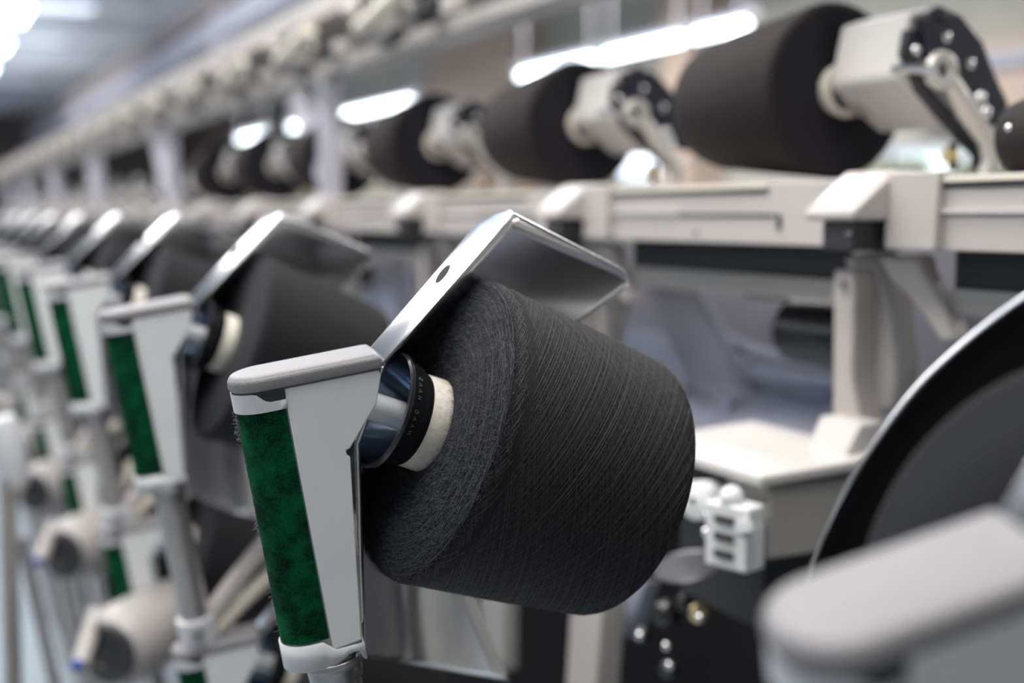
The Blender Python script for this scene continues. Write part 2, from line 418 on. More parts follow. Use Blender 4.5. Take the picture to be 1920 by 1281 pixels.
# angle on the cup that faces the viewer
best = max(range(360), key=lambda k: (u_*math.cos(math.radians(k))+v_*math.sin(math.radians(k))).dot(dirc(.6,-.1,-1)))
up_test = AX.cross(u_*math.cos(math.radians(best))+v_*math.sin(math.radians(best))).dot(CU)
LS = 1 if up_test > 0 else -1
st = math.radians(7.2)*LS
vs_, fs_ = letters('HAAG HAAG', .0240, .0313, math.radians(best)-st*3.2, .0034, st)
MB().add(vs_, fs_).build('embossed_lettering', 'lett', cupo, smooth=0)

# ------------------------------------------------------------------ yarn cone
R1, R2, LL = .0884, .0791, .131
def prof_r(t):                                            # radius along the side, t from the near end
    return R1+(R2-R1)*(t/LL)
def make_cone(detail, name='yarn_cone'):
    c = thing(name, CC)
    u, v = frame(AX)
    # body in a frame whose Z is the package axis: rotate the part object
    q = AX.to_track_quat('Z', 'Y').to_matrix().to_4x4()
    def lath(pr, nm, mt, n=96):
        me = bpy.data.meshes.new(nm); vs = []; fs = []
        for t, r in pr: vs += [(r*math.cos(2*math.pi*i/n), r*math.sin(2*math.pi*i/n), t) for i in range(n)]
        for k in range(len(pr)-1):
            for i in range(n): j = (i+1) % n; fs.append((k*n+i, k*n+j, (k+1)*n+j, (k+1)*n+i))
        me.from_pydata(vs, [], fs); me.update()
        for p in me.polygons: p.use_smooth = True
        me.materials.append(M[mt]); o = bpy.data.objects.new(nm, me); COL.objects.link(o); o.parent = c; o.matrix_local = q.copy(); return o
    ti = -.0012
    sh = .010
    side = [(sh*(1-math.cos(a))*1., R1-sh*.75*(1-math.sin(a))) for a in [math.pi/2*k/8 for k in range(9)]]
    # near shoulder (rounded), side, far shoulder
    near = [(.000+.009*(1-math.sin(a)), R1-.0065*(1-math.cos(a))) for a in [math.pi/2*(1-k/8) for k in range(9)]]
    far = [(LL-.009*(1-math.cos(a)), R2-.009*(1-math.sin(a))) for a in [math.pi/2*(1-k/8) for k in range(9)]]
    far = [(LL-.009+.009*math.sin(a), R2-.009+.009*math.cos(a)) for a in [math.pi/2*k/8 for k in range(9)]]
    mid = [(t, prof_r(t)+.0006*math.sin(math.pi*t/LL)) for t in [.009+(LL-.018)*k/14 for k in range(1, 14)]]
    ob = lath(near+mid+far+[(LL, R2-.012), (LL+.001, .03)], 'wound_yarn', 'yarn')
    fp = [(.0, R1-.0065)]+[(-.0035*math.sin(math.pi*k/12)-.0005*k/12, R1-.0065-(R1-.0065-.0262)*k/12) for k in range(1, 12)]+[(-.0008, .0262)]
    lath(fp, 'yarn_end', 'yarnf')
    lath([(-.0120,.0243),(-.0130,.0248),(-.0130,.0262),(-.0125,.0266),(.0,.0270),(LL+.008,.0215),(LL+.008,.0195),(.0,.0243),(-.0120,.0243)], 'paper_tube', 'paper', 64)
    if detail:
        q3_ = q.to_3x3()
        def P(t, th, r): return CC + q3_ @ Vector((r*math.cos(th), r*math.sin(th), t))
        rr = random.Random(3)
        lines = []; hi = []
        NT = 620
        for dirn in (1, -1):
            for i in range(NT):
                th0 = 2*math.pi*(i+rr.uniform(-.42,.42))/NT; lay = rr.uniform(-.00012, .00012)+(.00014 if i % 3 == 0 else 0); adv = 3.5+rr.uniform(-.06,.06)
                ln = []; K = 34; e0 = rr.uniform(-.001,.0015); e1 = rr.uniform(.000,.003)
                for k in range(K+1):
                    x = k/K; xs = x
                    t = .0025+e0+(LL-.007-e0-e1)*xs
                    th = th0+dirn*adv*x
                    r = prof_r(t)+.0006*math.sin(math.pi*t/LL)+lay
                    if t < .009: x2 = (.009-t)/.009; r = R1-.0065*(1-math.sqrt(max(0, 1-x2*x2)))+lay
                    if t > LL-.009: x2 = (t-LL+.009)/.009; r = R2-.009+.009*math.sqrt(max(0, 1-x2*x2))+lay
                    ln.append(P(t, th, r))
                (hi if i % 3 == 0 else lines).append(ln)
        curves('wound_threads', lines, .00021, 'thread', c, 'stuff')
        curves('raised_threads', hi, .00023, 'threadhi', c, 'stuff')
        def fz(r):                                        # height of the end face
            k = (R1-.0065-r)/(R1-.0065-.0262); return -.0035*math.sin(math.pi*max(0,min(1,k)))-.0005*k
        lines = []
        for i in range(1500):
            r0 = math.sqrt(rr.uniform(.029**2, .0850**2)); th = rr.uniform(0, 2*math.pi); span = rr.uniform(.25, 1.1); dr = rr.uniform(-.0018,.0045)
            K = 14; ln = []; j = rr.uniform(0,6)
            for k in range(K+1):
                x = k/K; r = min(.0868, r0+dr*(1-(2*x-1)**2)); ln.append(P(fz(r)-.0001+.0001*math.sin(j+9*x), th+span*x, r))
            lines.append(ln)
        curves('end_threads', [l for q_, l in enumerate(lines) if q_ % 4], .00016, 'threadf', c, 'stuff')
        curves('raised_end_threads', lines[::4], .00018, 'threadfhi', c, 'stuff')
        lines = []
        for i in range(15000):
            if rr.random() < .93:
                r = math.sqrt(rr.uniform(.028**2, .0875**2)); th = rr.uniform(0, 2*math.pi)
                p = P(fz(min(r,.0815))-.0001, th, r) if r < .0815 else P((r-.0815)*.25, th, r); nrm = -AX
            else:
                t = rr.uniform(.002, LL-.005); th = rr.uniform(0, 2*math.pi); p = P(t, th, prof_r(t)); nrm = (q3_ @ Vector((math.cos(th), math.sin(th), 0)))
            d = Vector((rr.gauss(0,1), rr.gauss(0,1), rr.gauss(0,1))).normalized(); d = (d*.8+nrm*.30).normalized()
            ln = [p]; st_ = rr.uniform(.0004, .0010)
            for k in range(5):
                d = (d+Vector((rr.gauss(0,.5), rr.gauss(0,.5), rr.gauss(0,.5)))).normalized()
                if (ln[-1]+d*st_-p).dot(nrm) < 0: d = d-nrm*2*d.dot(nrm)
                ln.append(ln[-1]+d*st_)
            lines.append(ln)
        curves('yarn_fuzz', lines, .000055, 'fuzz', c, 'stuff')
    return c
cone0 = make_cone(True)
cone1 = make_cone(False)
# lint caught on the felt edge of the near holder
rr = random.Random(11); lines = []
for i in range(130):
    h = rr.choice([rr.uniform(.02,.14), rr.gauss(.085,.008), rr.gauss(.02,.006)]); a = math.radians(rr.uniform(165, 205))
    p = L3((T+.0008)*math.cos(a), h, (T+.0008)*math.sin(a)); d = dirc(rr.uniform(-1,-.2), rr.uniform(-.8,.8), rr.uniform(-.3,.3)).normalized()
    ln = [p]
    for k in range(6): d = (d+dirc(rr.gauss(0,.45), rr.gauss(0,.45), rr.gauss(0,.3))).normalized(); ln.append(ln[-1]+d*rr.uniform(.0003,.0009))
    lines.append(ln)

# ------------------------------------------------------------------ post that carries the holders
DROP = .322
post = thing('creel_post', L3(PC, .168, 0)+wv*1.0)
PB = L3(PC,.168,0); PB = PB+wv*(PB.z/-wv.z)
post.location = PB
MB().tube([L3(PC,.168,0), PB], .0135, 28).build('pole', 'steel', post)
jb = L3(PC,.300,0)
MB().lathe(jb-wv*.012, wv, [(0,.0165),(.001,.018),(.024,.018),(.025,.0165)], 28).build('clamp', 'ring', post)
ae = L3(.100,.236,-.04)
arm = MB().tube([jb+uv*.004, jb.lerp(ae,.5), ae], [.010,.009,.009], 14).build('support_arm', 'beige', post)
MB().tube([jb+wv*.012+uv*.006, jb.lerp(ae,.5)+wv*.024, ae+wv*.034], .0075, 12).build('support_arm', 'cream', post)
MB().lathe(jb+vv*.010, vv, [(0,.007),(.004,.0075),(.012,.006)], 16).build('clamp_knob', 'flange', post)

index_kids()
# place the copies
Ltxt = lambda k: ORD[k]
def set_holder(o, k, tier):
    if tier == 0:
        t = ['green felt holder in sharp focus, with polished guard wrapped round the large yarn cone',
             'slightly blurred green felt holder directly behind the sharp one, upper tier']
        lab = t[k] if k < 2 else f'green felt holder of the upper tier, {NTH[k]} behind the sharp one'
    else: lab = f'green felt holder of the lower tier, under the {NTH[k]} upper holder behind the sharp one'
    tag(o, lab, 'yarn holder', 'yarn holders along the machine')
def set_cone(o, k, tier):
    if tier == 0:
        t = ['large charcoal yarn cone in sharp focus on a cream paper tube', 'blurred charcoal yarn cone on the holder directly behind the sharp one']
        lab = t[k] if k < 2 else f'dark yarn cone on the {NTH[k]} upper-tier holder behind the sharp one'
    else: lab = f'dark yarn cone of the lower tier, under the {NTH[k]} upper cone behind the sharp one'
    tag(o, lab, 'yarn cone', 'feed yarn cones in the creel')
NK = 9
base_h, base_c, base_p = holder.location.copy(), cone0.location.copy(), post.location.copy()
for k in range(NK):
    for tier in (0, 1):
        if tier == 1 and (k == 0 or k > 5): continue
        off = SH*k + wv*(DROP*tier)
        jit = 0
        h_ = holder if (k == 0 and tier == 0) else copy_tree(holder)
        h_.location = base_h+off; set_holder(h_, k, tier)
        if k == 0 and tier == 0: c_ = cone0
        elif k == 1 and tier == 0: c_ = cone1
        else: c_ = copy_tree(cone1)
        c_.location = base_c+off; set_cone(c_, k, tier)
    if k < NK:
        p_ = post if k == 0 else copy_tree(post); p_.location = base_p+SH*k
        tag(p_, ['steel post with clamp under the sharp green felt holder', 'steel post with diagonal arm under the felt holder just behind the sharp one'][k] if k < 2 else f'steel creel post, {NTH[k]} behind the one under the sharp holder', 'post', 'posts of the yarn creel')
# the unit nearest the camera is swung outwards
piv0 = OC; pivn = W(1562, 1192, .325)
RM = (Matrix.Rotation(math.radians(12), 3, CR) @ Matrix.Rotation(math.radians(5), 3, 'Z'))
for src, lab, cat, grp in ((holder, 'strongly blurred grey-capped holder in the lower right corner', 'yarn holder', 'yarn holders along the machine'),
                           (post, 'steel post under the blurred holder in the lower right corner', 'post', 'posts of the yarn creel'),
                           (cone1, 'large dark yarn cone filling the right edge, behind the blurred grey cap', 'yarn cone', 'feed yarn cones in the creel')):
    b0 = base_h if src is holder else base_p if src is post else base_c
    o = copy_tree(src); o.rotation_euler = RM.to_euler(); o.location = pivn + RM @ (b0-piv0); tag(o, lab, cat, grp)
    if src is holder:
        near_h = o
        for ch in list(o.children):
            if ch.name.startswith('guard_sheet'):
                for c2 in list(ch.children):
                    if c2.name.startswith('guard_flange'): c2.parent = o; c2.location = c2.location+ch.location
                    else: bpy.data.objects.remove(c2)
                bpy.data.objects.remove(ch)
        # its guard stands farther open: a curved sheet behind the package, dark reflection painted black
        OUT = [(1492,1180,.53),(1515,1085,.525),(1552,985,.52),(1602,890,.51),(1700,750,.50),(1800,650,.49),(1920,558,.48),(2060,480,.47),(2250,420,.46)]
        INN = [(1700,1190,.62),(1710,1090,.62),(1735,1000,.62),(1770,930,.62),(1840,850,.62),(1920,780,.61),(2010,720,.60),(2120,660,.60),(2260,620,.60)]
        inv = RM.inverted(); loc = o.location.copy()
        A_ = [inv @ (W(*p)-loc) for p in OUT]; B_ = [inv @ (W(*p)-loc) for p in INN]
        me = MB(); n_ = 40; g_ = []
        for i in range(n_+1):
            pa, pb = cr(A_, i/n_), cr(B_, i/n_); g_.append([pa.lerp(pb, j/8)+(pb-pa).normalized().cross(cr(A_, min(1,i/n_+.01))-pa if i < n_ else pa-cr(A_, .99)).normalized()*.012*math.sin(math.pi*j/8) for j in range(9)])
        me.loft(g_, cap=False, closed=False)
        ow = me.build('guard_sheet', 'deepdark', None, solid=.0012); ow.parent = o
        lp = MB().tube([cr(A_, i/n_) for i in range(n_+1)], .0011, 8).build('guard_lip', 'sheet', None); lp.parent = ow
lo = curves('lint', lines, .00005, 'lint', holder, 'stuff')

# ------------------------------------------------------------------ upper row: bobbins and winding heads
YB = .80
XF = -.966
def zf(px, py, Y): return atY(px, py, Y).z
fc_ = atX(1572, 170, XF)                                # centre of the bobbin end face
bob = thing('yarn_bobbin', fc_)
ax = Vector((-1, 0, 0)); RB1, RB2, LB = .082, .066, .20
MB().lathe(fc_, ax, [(0,RB1-.006),(.0015,RB1-.002),(.005,RB1),(LB-.03,RB2+.002),(LB-.012,RB2-.003),(LB-.003,RB2-.012),(LB,RB2-.02),(LB,.02)], 72, cap=False).build('wound_yarn', 'bobbin', bob, smooth=50)
MB().lathe(fc_, ax, [(0,RB1-.006),(.0002,.05),(.0004,.021)], 72, cap=False).build('yarn_end', 'bobface', bob, smooth=50)
MB().lathe(fc_, -ax, [(-.01,.020),(.009,.0255),(.013,.0255),(.0135,.0235),(.0130,.019),(-.01,.017)], 40, cap=False).build('paper_tube', 'paper', bob, smooth=50)
XL, XR = -.952, -.862
head = thing('winding_head', Vector((XR, .78, H+.03)))
def HX(px, py, X=XR): return atX(px, py, X)
boxp = [HX(1706,24),HX(1742,14),HX(1770,60),HX(1790,230),HX(1775,250),HX(1690,155),HX(1683,140)]
boxp = [HX(1706,24),HX(1745,12),HX(1790,120),HX(1800,228),HX(1780,240),HX(1688,152),HX(1684,138)]
MB().prism(boxp, Vector((XL-XR,0,0))).build('head_housing', 'white', head, bevel=.004, seg=3)
sp_ = [HX(1712,34),HX(1745,12),HX(1790,32),HX(1828,80),HX(1850,140),HX(1876,195),HX(1868,235),HX(1850,238),HX(1800,190),HX(1755,150),HX(1722,100)]
MB().prism(sp_, Vector((.010,0,0))).build('side_plate', 'navy', head, bevel=.002)
# lower arm of the plate
MB().tube([HX(1706,60),HX(1698,100),HX(1722,160),HX(1770,215),HX(1835,285),HX(1838,316)], [.007,.007,.0075,.0075,.0075,.008], 12).build('lower_arm', 'blkm', head)
for a, b in ((1755,73),(1800,122),(1712,40),(1752,34)): MB().lathe(HX(a,b)+Vector((.010,0,0)), Vector((1,0,0)), [(0,.005),(.003,.0046),(.0045,.002)], 14).build('screw', 'chrome' if b > 50 else 'darkg', head)
for a, b in ((1702,96),(1732,112),(1726,152),(1778,206)): MB().ball(HX(a,b)+Vector((.010,0,0)), .0042).build('screw', 'chrome', head)
X2 = XR+.026
def HL(px, py): return HX(px, py, X2)
lev = MB()
cc = HL(1766,132); rr_ = .0115; ring = [cc+Vector((0,rr_*math.cos(2*math.pi*i/24),rr_*math.sin(2*math.pi*i/24))) for i in range(25)]
lev.tube(ring, .0055, 10)
lev.tube([HL(1782,150),HL(1812,205),HL(1850,262),HL(1858,300),HL(1846,330)], [.007,.0095,.008,.008,.0075], 12)
lev.build('lever', 'lever', head, smooth=60)
MB().tube([HL(1676,130),HL(1720,128),HL(1752,136)], [.004,.0045,.006], 10).build('linkage', 'chrome', head)
for a, b in ((1826,185),(1836,212)): MB().ball(HL(a,b)+Vector((.006,0,0)), .0062).build('nut', 'chrome', head)
MB().lathe(HX(1784,292), Vector((.3,-1,0)), [(0,.007),(.006,.007),(.009,.005)], 14).build('brass_contact', 'brass', head)
MB().tube([HX(1788,268),HX(1786,318)], .004, 8).build('contact_stem', 'blkm', head)
MB().lathe(HX(1618,176,XL)+Vector((-.004,0,.0)), Vector((-1,0,0)), [(-.02,.022),(.0,.021),(.012,.018),(.018,.016)], 30).build('spindle_hub', 'beiged', head)
MB().lathe(HX(1580,60,XL)*.35+HX(1660,75,XR)*.65+Vector((0,-.002,0)), Vector((0,-1,.4)), [(0,.001),(.001,.001)], 6).build('rivet', 'label', head)
index_kids()
KB = 22
bl, hl = bob.location.copy(), head.location.copy()
for k in range(-1, KB):
    empty_arm = k >= 6
    if k == 0: h_ = head
    else: h_ = copy_tree(head)
    h_.location = hl+SH*k
    if empty_arm: h_.location.z -= .035
    nm = 'nearest the right edge of the picture' if k == -1 else None
    tag(h_, 'winding head cropped by the right picture edge, upper row' if k == -1 else ('white winding head with dark side plate and lever, largest of the upper row' if k == 0 else f'white winding head of the upper row, {NTH[k]} one back from the largest' if k < 6 else f'lowered white winding head without bobbin, {ORD[k-6]} of those at the far end'), 'winding head', 'winding heads on top of the machine')
    if -1 < k < 6:
        b_ = bob if k == 0 else copy_tree(bob)
        b_.location = bl+SH*k
        tag(b_, 'largest black take-up bobbin at top right' if k == 0 else f'black take-up bobbin in the upper row, {NTH[k]} behind the largest one', 'bobbin', 'take-up bobbins on top of the machine')
# knob at the right picture edge belongs to the next head
kp = atX(1938, 258, -.70)
o = thing('yarn_bobbin_end', kp, 'dark brown round package end cut off by the right picture edge', 'bobbin', 'take-up bobbins on top of the machine')
o.name = 'yarn_package'
MB().lathe(kp, Vector((-1,0,0)), [(-.11,.030),(-.02,.030),(0,.030),(.012,.027),(.016,.018)], 40).build('wound_yarn', 'bobbin', o)
MB().ball(kp+Vector((.004,-.029,.006)), .003).build('clip', 'chrome', o)

# ------------------------------------------------------------------ machine rail and units
YR = .71
zt, zb = H+.032, H-.0265
rail = thing('machine_rail', Vector((-5, YR+.05, zb)), 'long beige top rail of the winding machine, running under the bobbins', 'machine rail')
rb = MB(); rb.box((-12, YR+.004, zb+.001), (.1, YR+.10, zt-.008)); rb.build('rail_core', 'beiged', rail)
def Rp(px, py, Y=YR): p = atY(px, py, Y); return p
# one bay of covers, brackets
bay = thing('rail_bay', Vector((-1.1, YR, zb)))
x0 = Rp(1100, 400).x; x1 = x0+PITCHX-.004
cvb = MB(); cvb.box((x0, YR-.002, zb), (x1, YR+.006, zt-.010)); cvb.box((x0, YR-.002, zt-.012), (x1, YR+.16, zt-.002)); cover = cvb.build('cover', 'beige', bay, bevel=.0012)
xa, xb = x0+.04, x1-.15
MB().box((xa, YR-.0045, zt-.007), (xb, YR-.001, zt-.003)).build('light_strip', 'cream', cover)
MB().box((xa, YR-.0035, zt-.0115), (xb, YR-.001, zt-.0078)).build('groove', 'dark', cover)
MB().box((x0+.06, YR-.005, H+.0015), (x0+.20, YR-.001, H+.0055)).build('light_strip', 'white', cover)
MB().box((x0+.20, YR-.0035, H-.001), (x1-.14, YR-.001, H+.0015)).build('groove', 'dark', cover)
MB().box((x1-.135, YR-.004, H-.012), (x1-.130, YR-.001, H+.001)).build('groove', 'darkg', cover)
MB().lathe((x0+.23, YR-.002, H-.017), Vector((0,-1,0)), [(0,.002),(.002,.0018)], 10).build('screw', 'darkg', cover)
# sloped bracket with two-panel grille
XB = Rp(1620, 400).x
bw = .062
sec = [(YR-.045, H-.004),(YR-.045, H+.004),(YR-.004, H+.036),(YR+.03, H+.036),(YR+.03, H-.004)]
bx0 = atY(1508, 390, YR-.045).x-PITCHX; bx1 = bx0+.060
bk = MB(); bk.prism([Vector((bx0,y,z)) for y, z in sec], Vector((bx1-bx0,0,0))); brk = bk.build('bracket', 'beige', bay, bevel=.003)
sl = Vector((0,.041,.032)); slc = Vector(((bx0+bx1)/2, YR-.0245, H+.020)); nn = Vector((0,-.032,.041)).normalized()
for i in (-1,1):
    MB().obox(slc+Vector((i*.0135,0,0))+nn*.0006, Vector((.0105,0,0)), sl*.36, nn*.0008).build('display_panel', 'label' if 0 else 'plate', brk, bevel=.0005)
MB().box((bx0+.012, YR-.036, H-.028), (bx1-.010, YR+.02, H-.004)).build('bracket_block', 'darkg', bay, bevel=.002)
MB().lathe((bx0+.046, YR-.0365, H-.014), Vector((0,-1,0)), [(0,.003),(.002,.0026)], 10).build('screw', 'chrome', bay)
# vertical beige joint beside the bracket
MB().box((bx1-.004, YR-.010, zb), (bx1+.052, YR+.01, zt+.001)).build('joint_cover', 'beige', bay, bevel=.0015)
# under-rail slot panels
MB().box((x0+.03, YR+.045, H-.062), (x1-.10, YR+.055, zb+.0)).build('slot_panel', 'dark', bay)
MB().box((x0+.03, YR+.040, H-.078), (x1-.10, YR+.052, H-.058)).build('slot_panel', 'beiged', bay)
# side frame: beige upright, bowed grey arm and brace
def PX(lst, Y, o=Vector()): return [atY(a, b, Y)+o for a, b in lst]
up = MB().prism(PX([(1562,505),(1600,508),(1600,620),(1596,700),(1606,770),(1625,830),(1650,900),(1600,900),(1575,840),(1560,780)], YR+.02), Vector((0,.03,0))).build('upright', 'beige', bay, bevel=.003)
MB().prism(PX([(1575,478),(1640,470),(1668,560),(1678,700),(1672,775),(1625,772),(1612,700),(1606,600),(1592,540)], YR+.045), Vector((0,.03,0))).build('bowed_arm', 'beiged', bay, bevel=.006, seg=3)
MB().prism(PX([(1640,480),(1722,478),(1728,510),(1760,560),(1790,640),(1760,640),(1715,570),(1665,520)], YR+.03, SH), Vector((0,.02,0))).build('brace', 'beige', bay, bevel=.004)
MB().lathe(atY(1580,536,YR+.018), Vector((0,-1,0)), [(0,.005),(.003,.004)], 12).build('screw', 'chrome', bay)
MB().lathe(atY(1611,660,YR+.040), Vector((0,-1,0)), [(0,.010),(.004,.009)], 16).build('pivot', 'darkg', bay)
# recess: lilac back panel, shelf, drum
MB().box((x0-.02, .985, H-.36), (x1-.02, 1.0, zb)).build('back_panel', 'lilac', bay)
MB().prism([Vector((x0,.80,H-.235)),Vector((x0,.985,H-.170)),Vector((x0,.985,H-.190)),Vector((x0,.80,H-.255))], Vector((PITCHX-.01,0,0))).build('sloping_tray', 'bluegrey', bay, bevel=.003)
MB().tube([atY(1345,632,.9),atY(1420,662,.9),atY(1500,682,.9),atY(1560,690,.9)], .009, 10).build('curved_rail', 'lilac', bay)
MB().tube([atY(1340,700,.9),atY(1420,730,.9),atY(1560,745,.9)], .012, 10).build('curved_rail', 'bluegrey', bay)
dc = atY(1492, 618, .82)
MB().lathe(dc, Vector((1,0,0)), [(0,.030),(.004,.033),(.10,.033),(.11,.030)], 36).build('drum', 'blk', bay)
MB().box(atY(1395,540,.84)-Vector((0,0,.010)), atY(1520,540,.84)+Vector((0,.03,.008))).build('sensor_bar', 'darkg', bay)
# bowed grey arm seen behind the hood of the cone
MB().prism(PX([(1215,530),(1290,530),(1330,600),(1375,700),(1400,760),(1320,770),(1280,700),(1240,620)], .86), Vector((0,.02,0))).build('bowed_arm', 'lilac', bay, bevel=.006, seg=3)
MB().lathe(atY(1362,752,.84), Vector((0,-1,.2)), [(0,.014),(.003,.013)], 18).build('bolt', 'bluegrey', bay)
# lid box
YL = .60
def Q(px, py, Y): return atY(px, py, Y)
zl = Q(1420, 915, YL).z
lx1 = Q(1425, 915, YL).x; lx0 = lx1-.19
lid = MB().prism([Vector((lx0, YL, zl)),Vector((lx1, YL, zl)),Vector((lx1+.004, YL+.13, zl+.008)),Vector((lx0, YL+.13, zl+.008))], Vector((0,0,.010))).build('lid', 'white', bay, bevel=.003, seg=3)
MB().obox(Vector(((lx0+lx1)/2+.055, YL+.115, zl+.024)), Vector((.026,0,0)), Vector((0,.014,.0)), Vector((0,.010,.018))).build('lid_block', 'white', lid, bevel=.003)
MB().box((lx0+.05, YL+.045, zl+.0095), (lx0+.13, YL+.060, zl+.0125)).build('lid_slot', 'beiged', lid)
MB().box((lx1-.065, YL+.012, zl-.060), (lx1-.004, YL+.125, zl)).build('box_body', 'beiged', bay, bevel=.003)
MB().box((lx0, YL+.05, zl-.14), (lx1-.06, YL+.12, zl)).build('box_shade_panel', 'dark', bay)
# tension disc and control block
dk = Q(1308, 938, YL-.01)
MB().lathe(dk, Vector((.25,-1,.12)), [(-.02,.016),(0,.0165),(.003,.0165),(.004,.013),(.0045,.012),(.0048,.004),(.006,.0035)], 36).build('tension_disc', 'plate', bay)
MB().lathe(dk+Vector((.0015,-.006,.0007)), Vector((.25,-1,.12)), [(0,.0028),(.001,.0024)], 14).build('disc_screw', 'darkg', bay)
bc = Q(1378, 1002, YL-.01)
cblk = MB(); cblk.obox(bc, Vector((.020,.006,0)), Vector((-.004,.012,0)), Vector((0,0,.026))); cb_ = cblk.build('control_block', 'plate', bay, bevel=.002)
for i in range(3): MB().obox(bc+Vector((.004,-.0135,.014-.014*i)), Vector((.009,.0025,0)), Vector((-.0004,.0012,0)), Vector((0,0,.0025))).build('block_slot', 'darkg', cb_)
MB().obox(bc+Vector((.024,-.006,.012)), Vector((.012,.0,.004)), Vector((0,.004,0)), Vector((0,0,.004))).build('block_tab', 'plate', cb_)
MB().ball(bc+Vector((0,-.004,.030)), .010).build('block_dome', 'plate', cb_)
for dx, dz in ((-.028,-.004),(-.026,.010),(-.022,-.020)): MB().ball(bc+Vector((dx,-.008,dz)), .0045 if dz > -.01 else .005).build('stud', 'chrome', bay)
MB().lathe(Q(1290,1062,YL-.01), Vector((0.05,-.25,1)), [(-.006,.010),(-.002,.028),(0,.030),(.002,.028),(.0005,.026),(.0,.003)], 36).build('tray', 'traygrey', bay)
for q, rad, mt_ in (((1250,1150),.016,'blk'),((1205,1190),.010,'blk'),((1285,1130),.010,'darkg'),((1255,1255),.011,'blk'),((1310,1150),.011,'brass')):
    MB().ball(Q(*q, YL), rad*.8).build('guide_ball', mt_, bay)
for q in ((1200,1192),(1250,1212),(1256,1248),(1312,1158)): MB().ball(Q(*q, YL-.02), .004).build('added_glint', 'chrome', bay)  # chrome beads added as glints among the dark balls
MB().prism([Q(1068,1150,.62),Q(1128,1120,.62),Q(1115,1300,.62),Q(1090,1420,.62),Q(1052,1420,.62)], Vector((0,.03,0))).build('leg_strut', 'beige', bay, bevel=.003)
MB().prism([Q(1150,1100,.66),Q(1210,1090,.66),Q(1175,1200,.66),Q(1150,1180,.66)], Vector((0,.02,0))).build('hanging_tab', 'bluegrey', bay, bevel=.003)
MB().prism([q-SH for q in (Q(895,1120,.64),Q(945,1120,.64),Q(945,1260,.64),Q(905,1200,.64))], Vector((0,.02,0))).build('hanging_tab', 'beiged', bay, bevel=.003)
index_kids(); b0 = bay.location.copy()
for k in range(-1, 17):
    b_ = bay if k == 0 else copy_tree(bay)
    b_.location = b0+SH*k
    tag(b_, 'beige machine bay behind the sharp yarn cone, with white lid box and tension disc' if k == 0 else ('beige machine bay cut off by the right picture edge' if k == -1 else f'beige winding machine bay under the bobbin row, {NTH[k]} behind the one at the sharp cone'), 'machine bay', 'bays of the winding machine')
# lower cabinet of the machine
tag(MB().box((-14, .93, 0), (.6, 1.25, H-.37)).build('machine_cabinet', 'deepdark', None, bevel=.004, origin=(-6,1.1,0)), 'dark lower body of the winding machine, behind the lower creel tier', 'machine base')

# ------------------------------------------------------------------ yarn conveyor above the machine
def ZZ(s, Y=.72): return H + s*Y/ca
beam = thing('overhead_beam', Vector((-8,.74,ZZ(.40))), 'beige overhead yarn guide beam running along the machine to the far left', 'beam')
MB().box((-15,.72,ZZ(.46)), (-.75,.80,ZZ(.515))).build('upper_rail', 'beige', beam, bevel=.003)
MB().box((-15,.74,ZZ(.335)), (-.75,.80,ZZ(.365))).build('lower_rail', 'beiged', beam, bevel=.003)
MB().box((-15,.79,ZZ(.365)), (-.75,.80,ZZ(.46))).build('back_strip', 'beiged', beam)
xg = atY(700, 25, .70).x
gl = thing('yarn_guide_unit', Vector((xg,.70,ZZ(.42))))
MB().tube([atY(672,52,.69),atY(700,32,.68),atY(738,-2,.67),atY(770,-30,.66)], [.012,.014,.014,.012], 16).build('roller', 'cream', gl)
MB().lathe(atY(775,18,.70), Vector((-.4,-1,.1)), [(0,.012),(.010,.014),(.022,.012),(.026,.006)], 20).build('tension_knob', 'beiged', gl)
MB().obox(atY(805,20,.72), Vector((.030,.0,.005)), Vector((0,.012,0)), Vector((0,0,.010))).build('guide_block', 'dark', gl, bevel=.003)
MB().obox(atY(735,72,.70), Vector((.032,.0,.004)), Vector((0,.012,0)), Vector((0,0,.008))).build('guide_block', 'darkg', gl, bevel=.003)
MB().box((xg-.012,.705,ZZ(.338)), (xg+.012,.745,ZZ(.47))).build('mount', 'beiged', gl)
MB().ball(atY(660,20,.69), .017).build('guide_cap', 'beige', gl)
MB().obox(atY(850,10,.70), Vector((.020,0,0)), Vector((0,.012,0)), Vector((0,0,.012))).build('bracket', 'beige', gl, bevel=.003)
index_kids(); g0 = gl.location.copy()
for k in range(0, 20):
    g_ = gl if k == 0 else copy_tree(gl); g_.location = g0+SH*k
    tag(g_, 'cream roller guide unit on the overhead beam, largest at the top edge' if k == 0 else f'cream and dark yarn guide unit on the overhead beam, {NTH[k]} behind the largest', 'yarn guide', 'guide units along the overhead beam')
# uprights with diagonal braces
xv = atY(600, 250, .74).x
vs0 = thing('beam_support', Vector((xv,.76,zt)))
MB().box((xv-.020,.74,zt), (xv+.020,.78,ZZ(.34))).build('upright', 'beam', vs0, bevel=.003)
MB().tube([Vector((xv+.0,.76,zt+.03)), Vector((xv-.19,.76,ZZ(.30)))], .026, 10).build('brace', 'lilac', vs0)
index_kids(); v0 = vs0.location.copy()
for k in range(0, 6):
    v_ = vs0 if k == 0 else copy_tree(vs0); v_.location = v0+Vector((-1.66*k,0,0))
    tag(v_, 'pale upright with lilac diagonal brace, between the fourth and third bobbins' if k == 0 else (f'pale overhead beam support with diagonal brace, {NTH[k]} farther back than the nearest full one'), 'beam support', 'supports of the overhead beam')

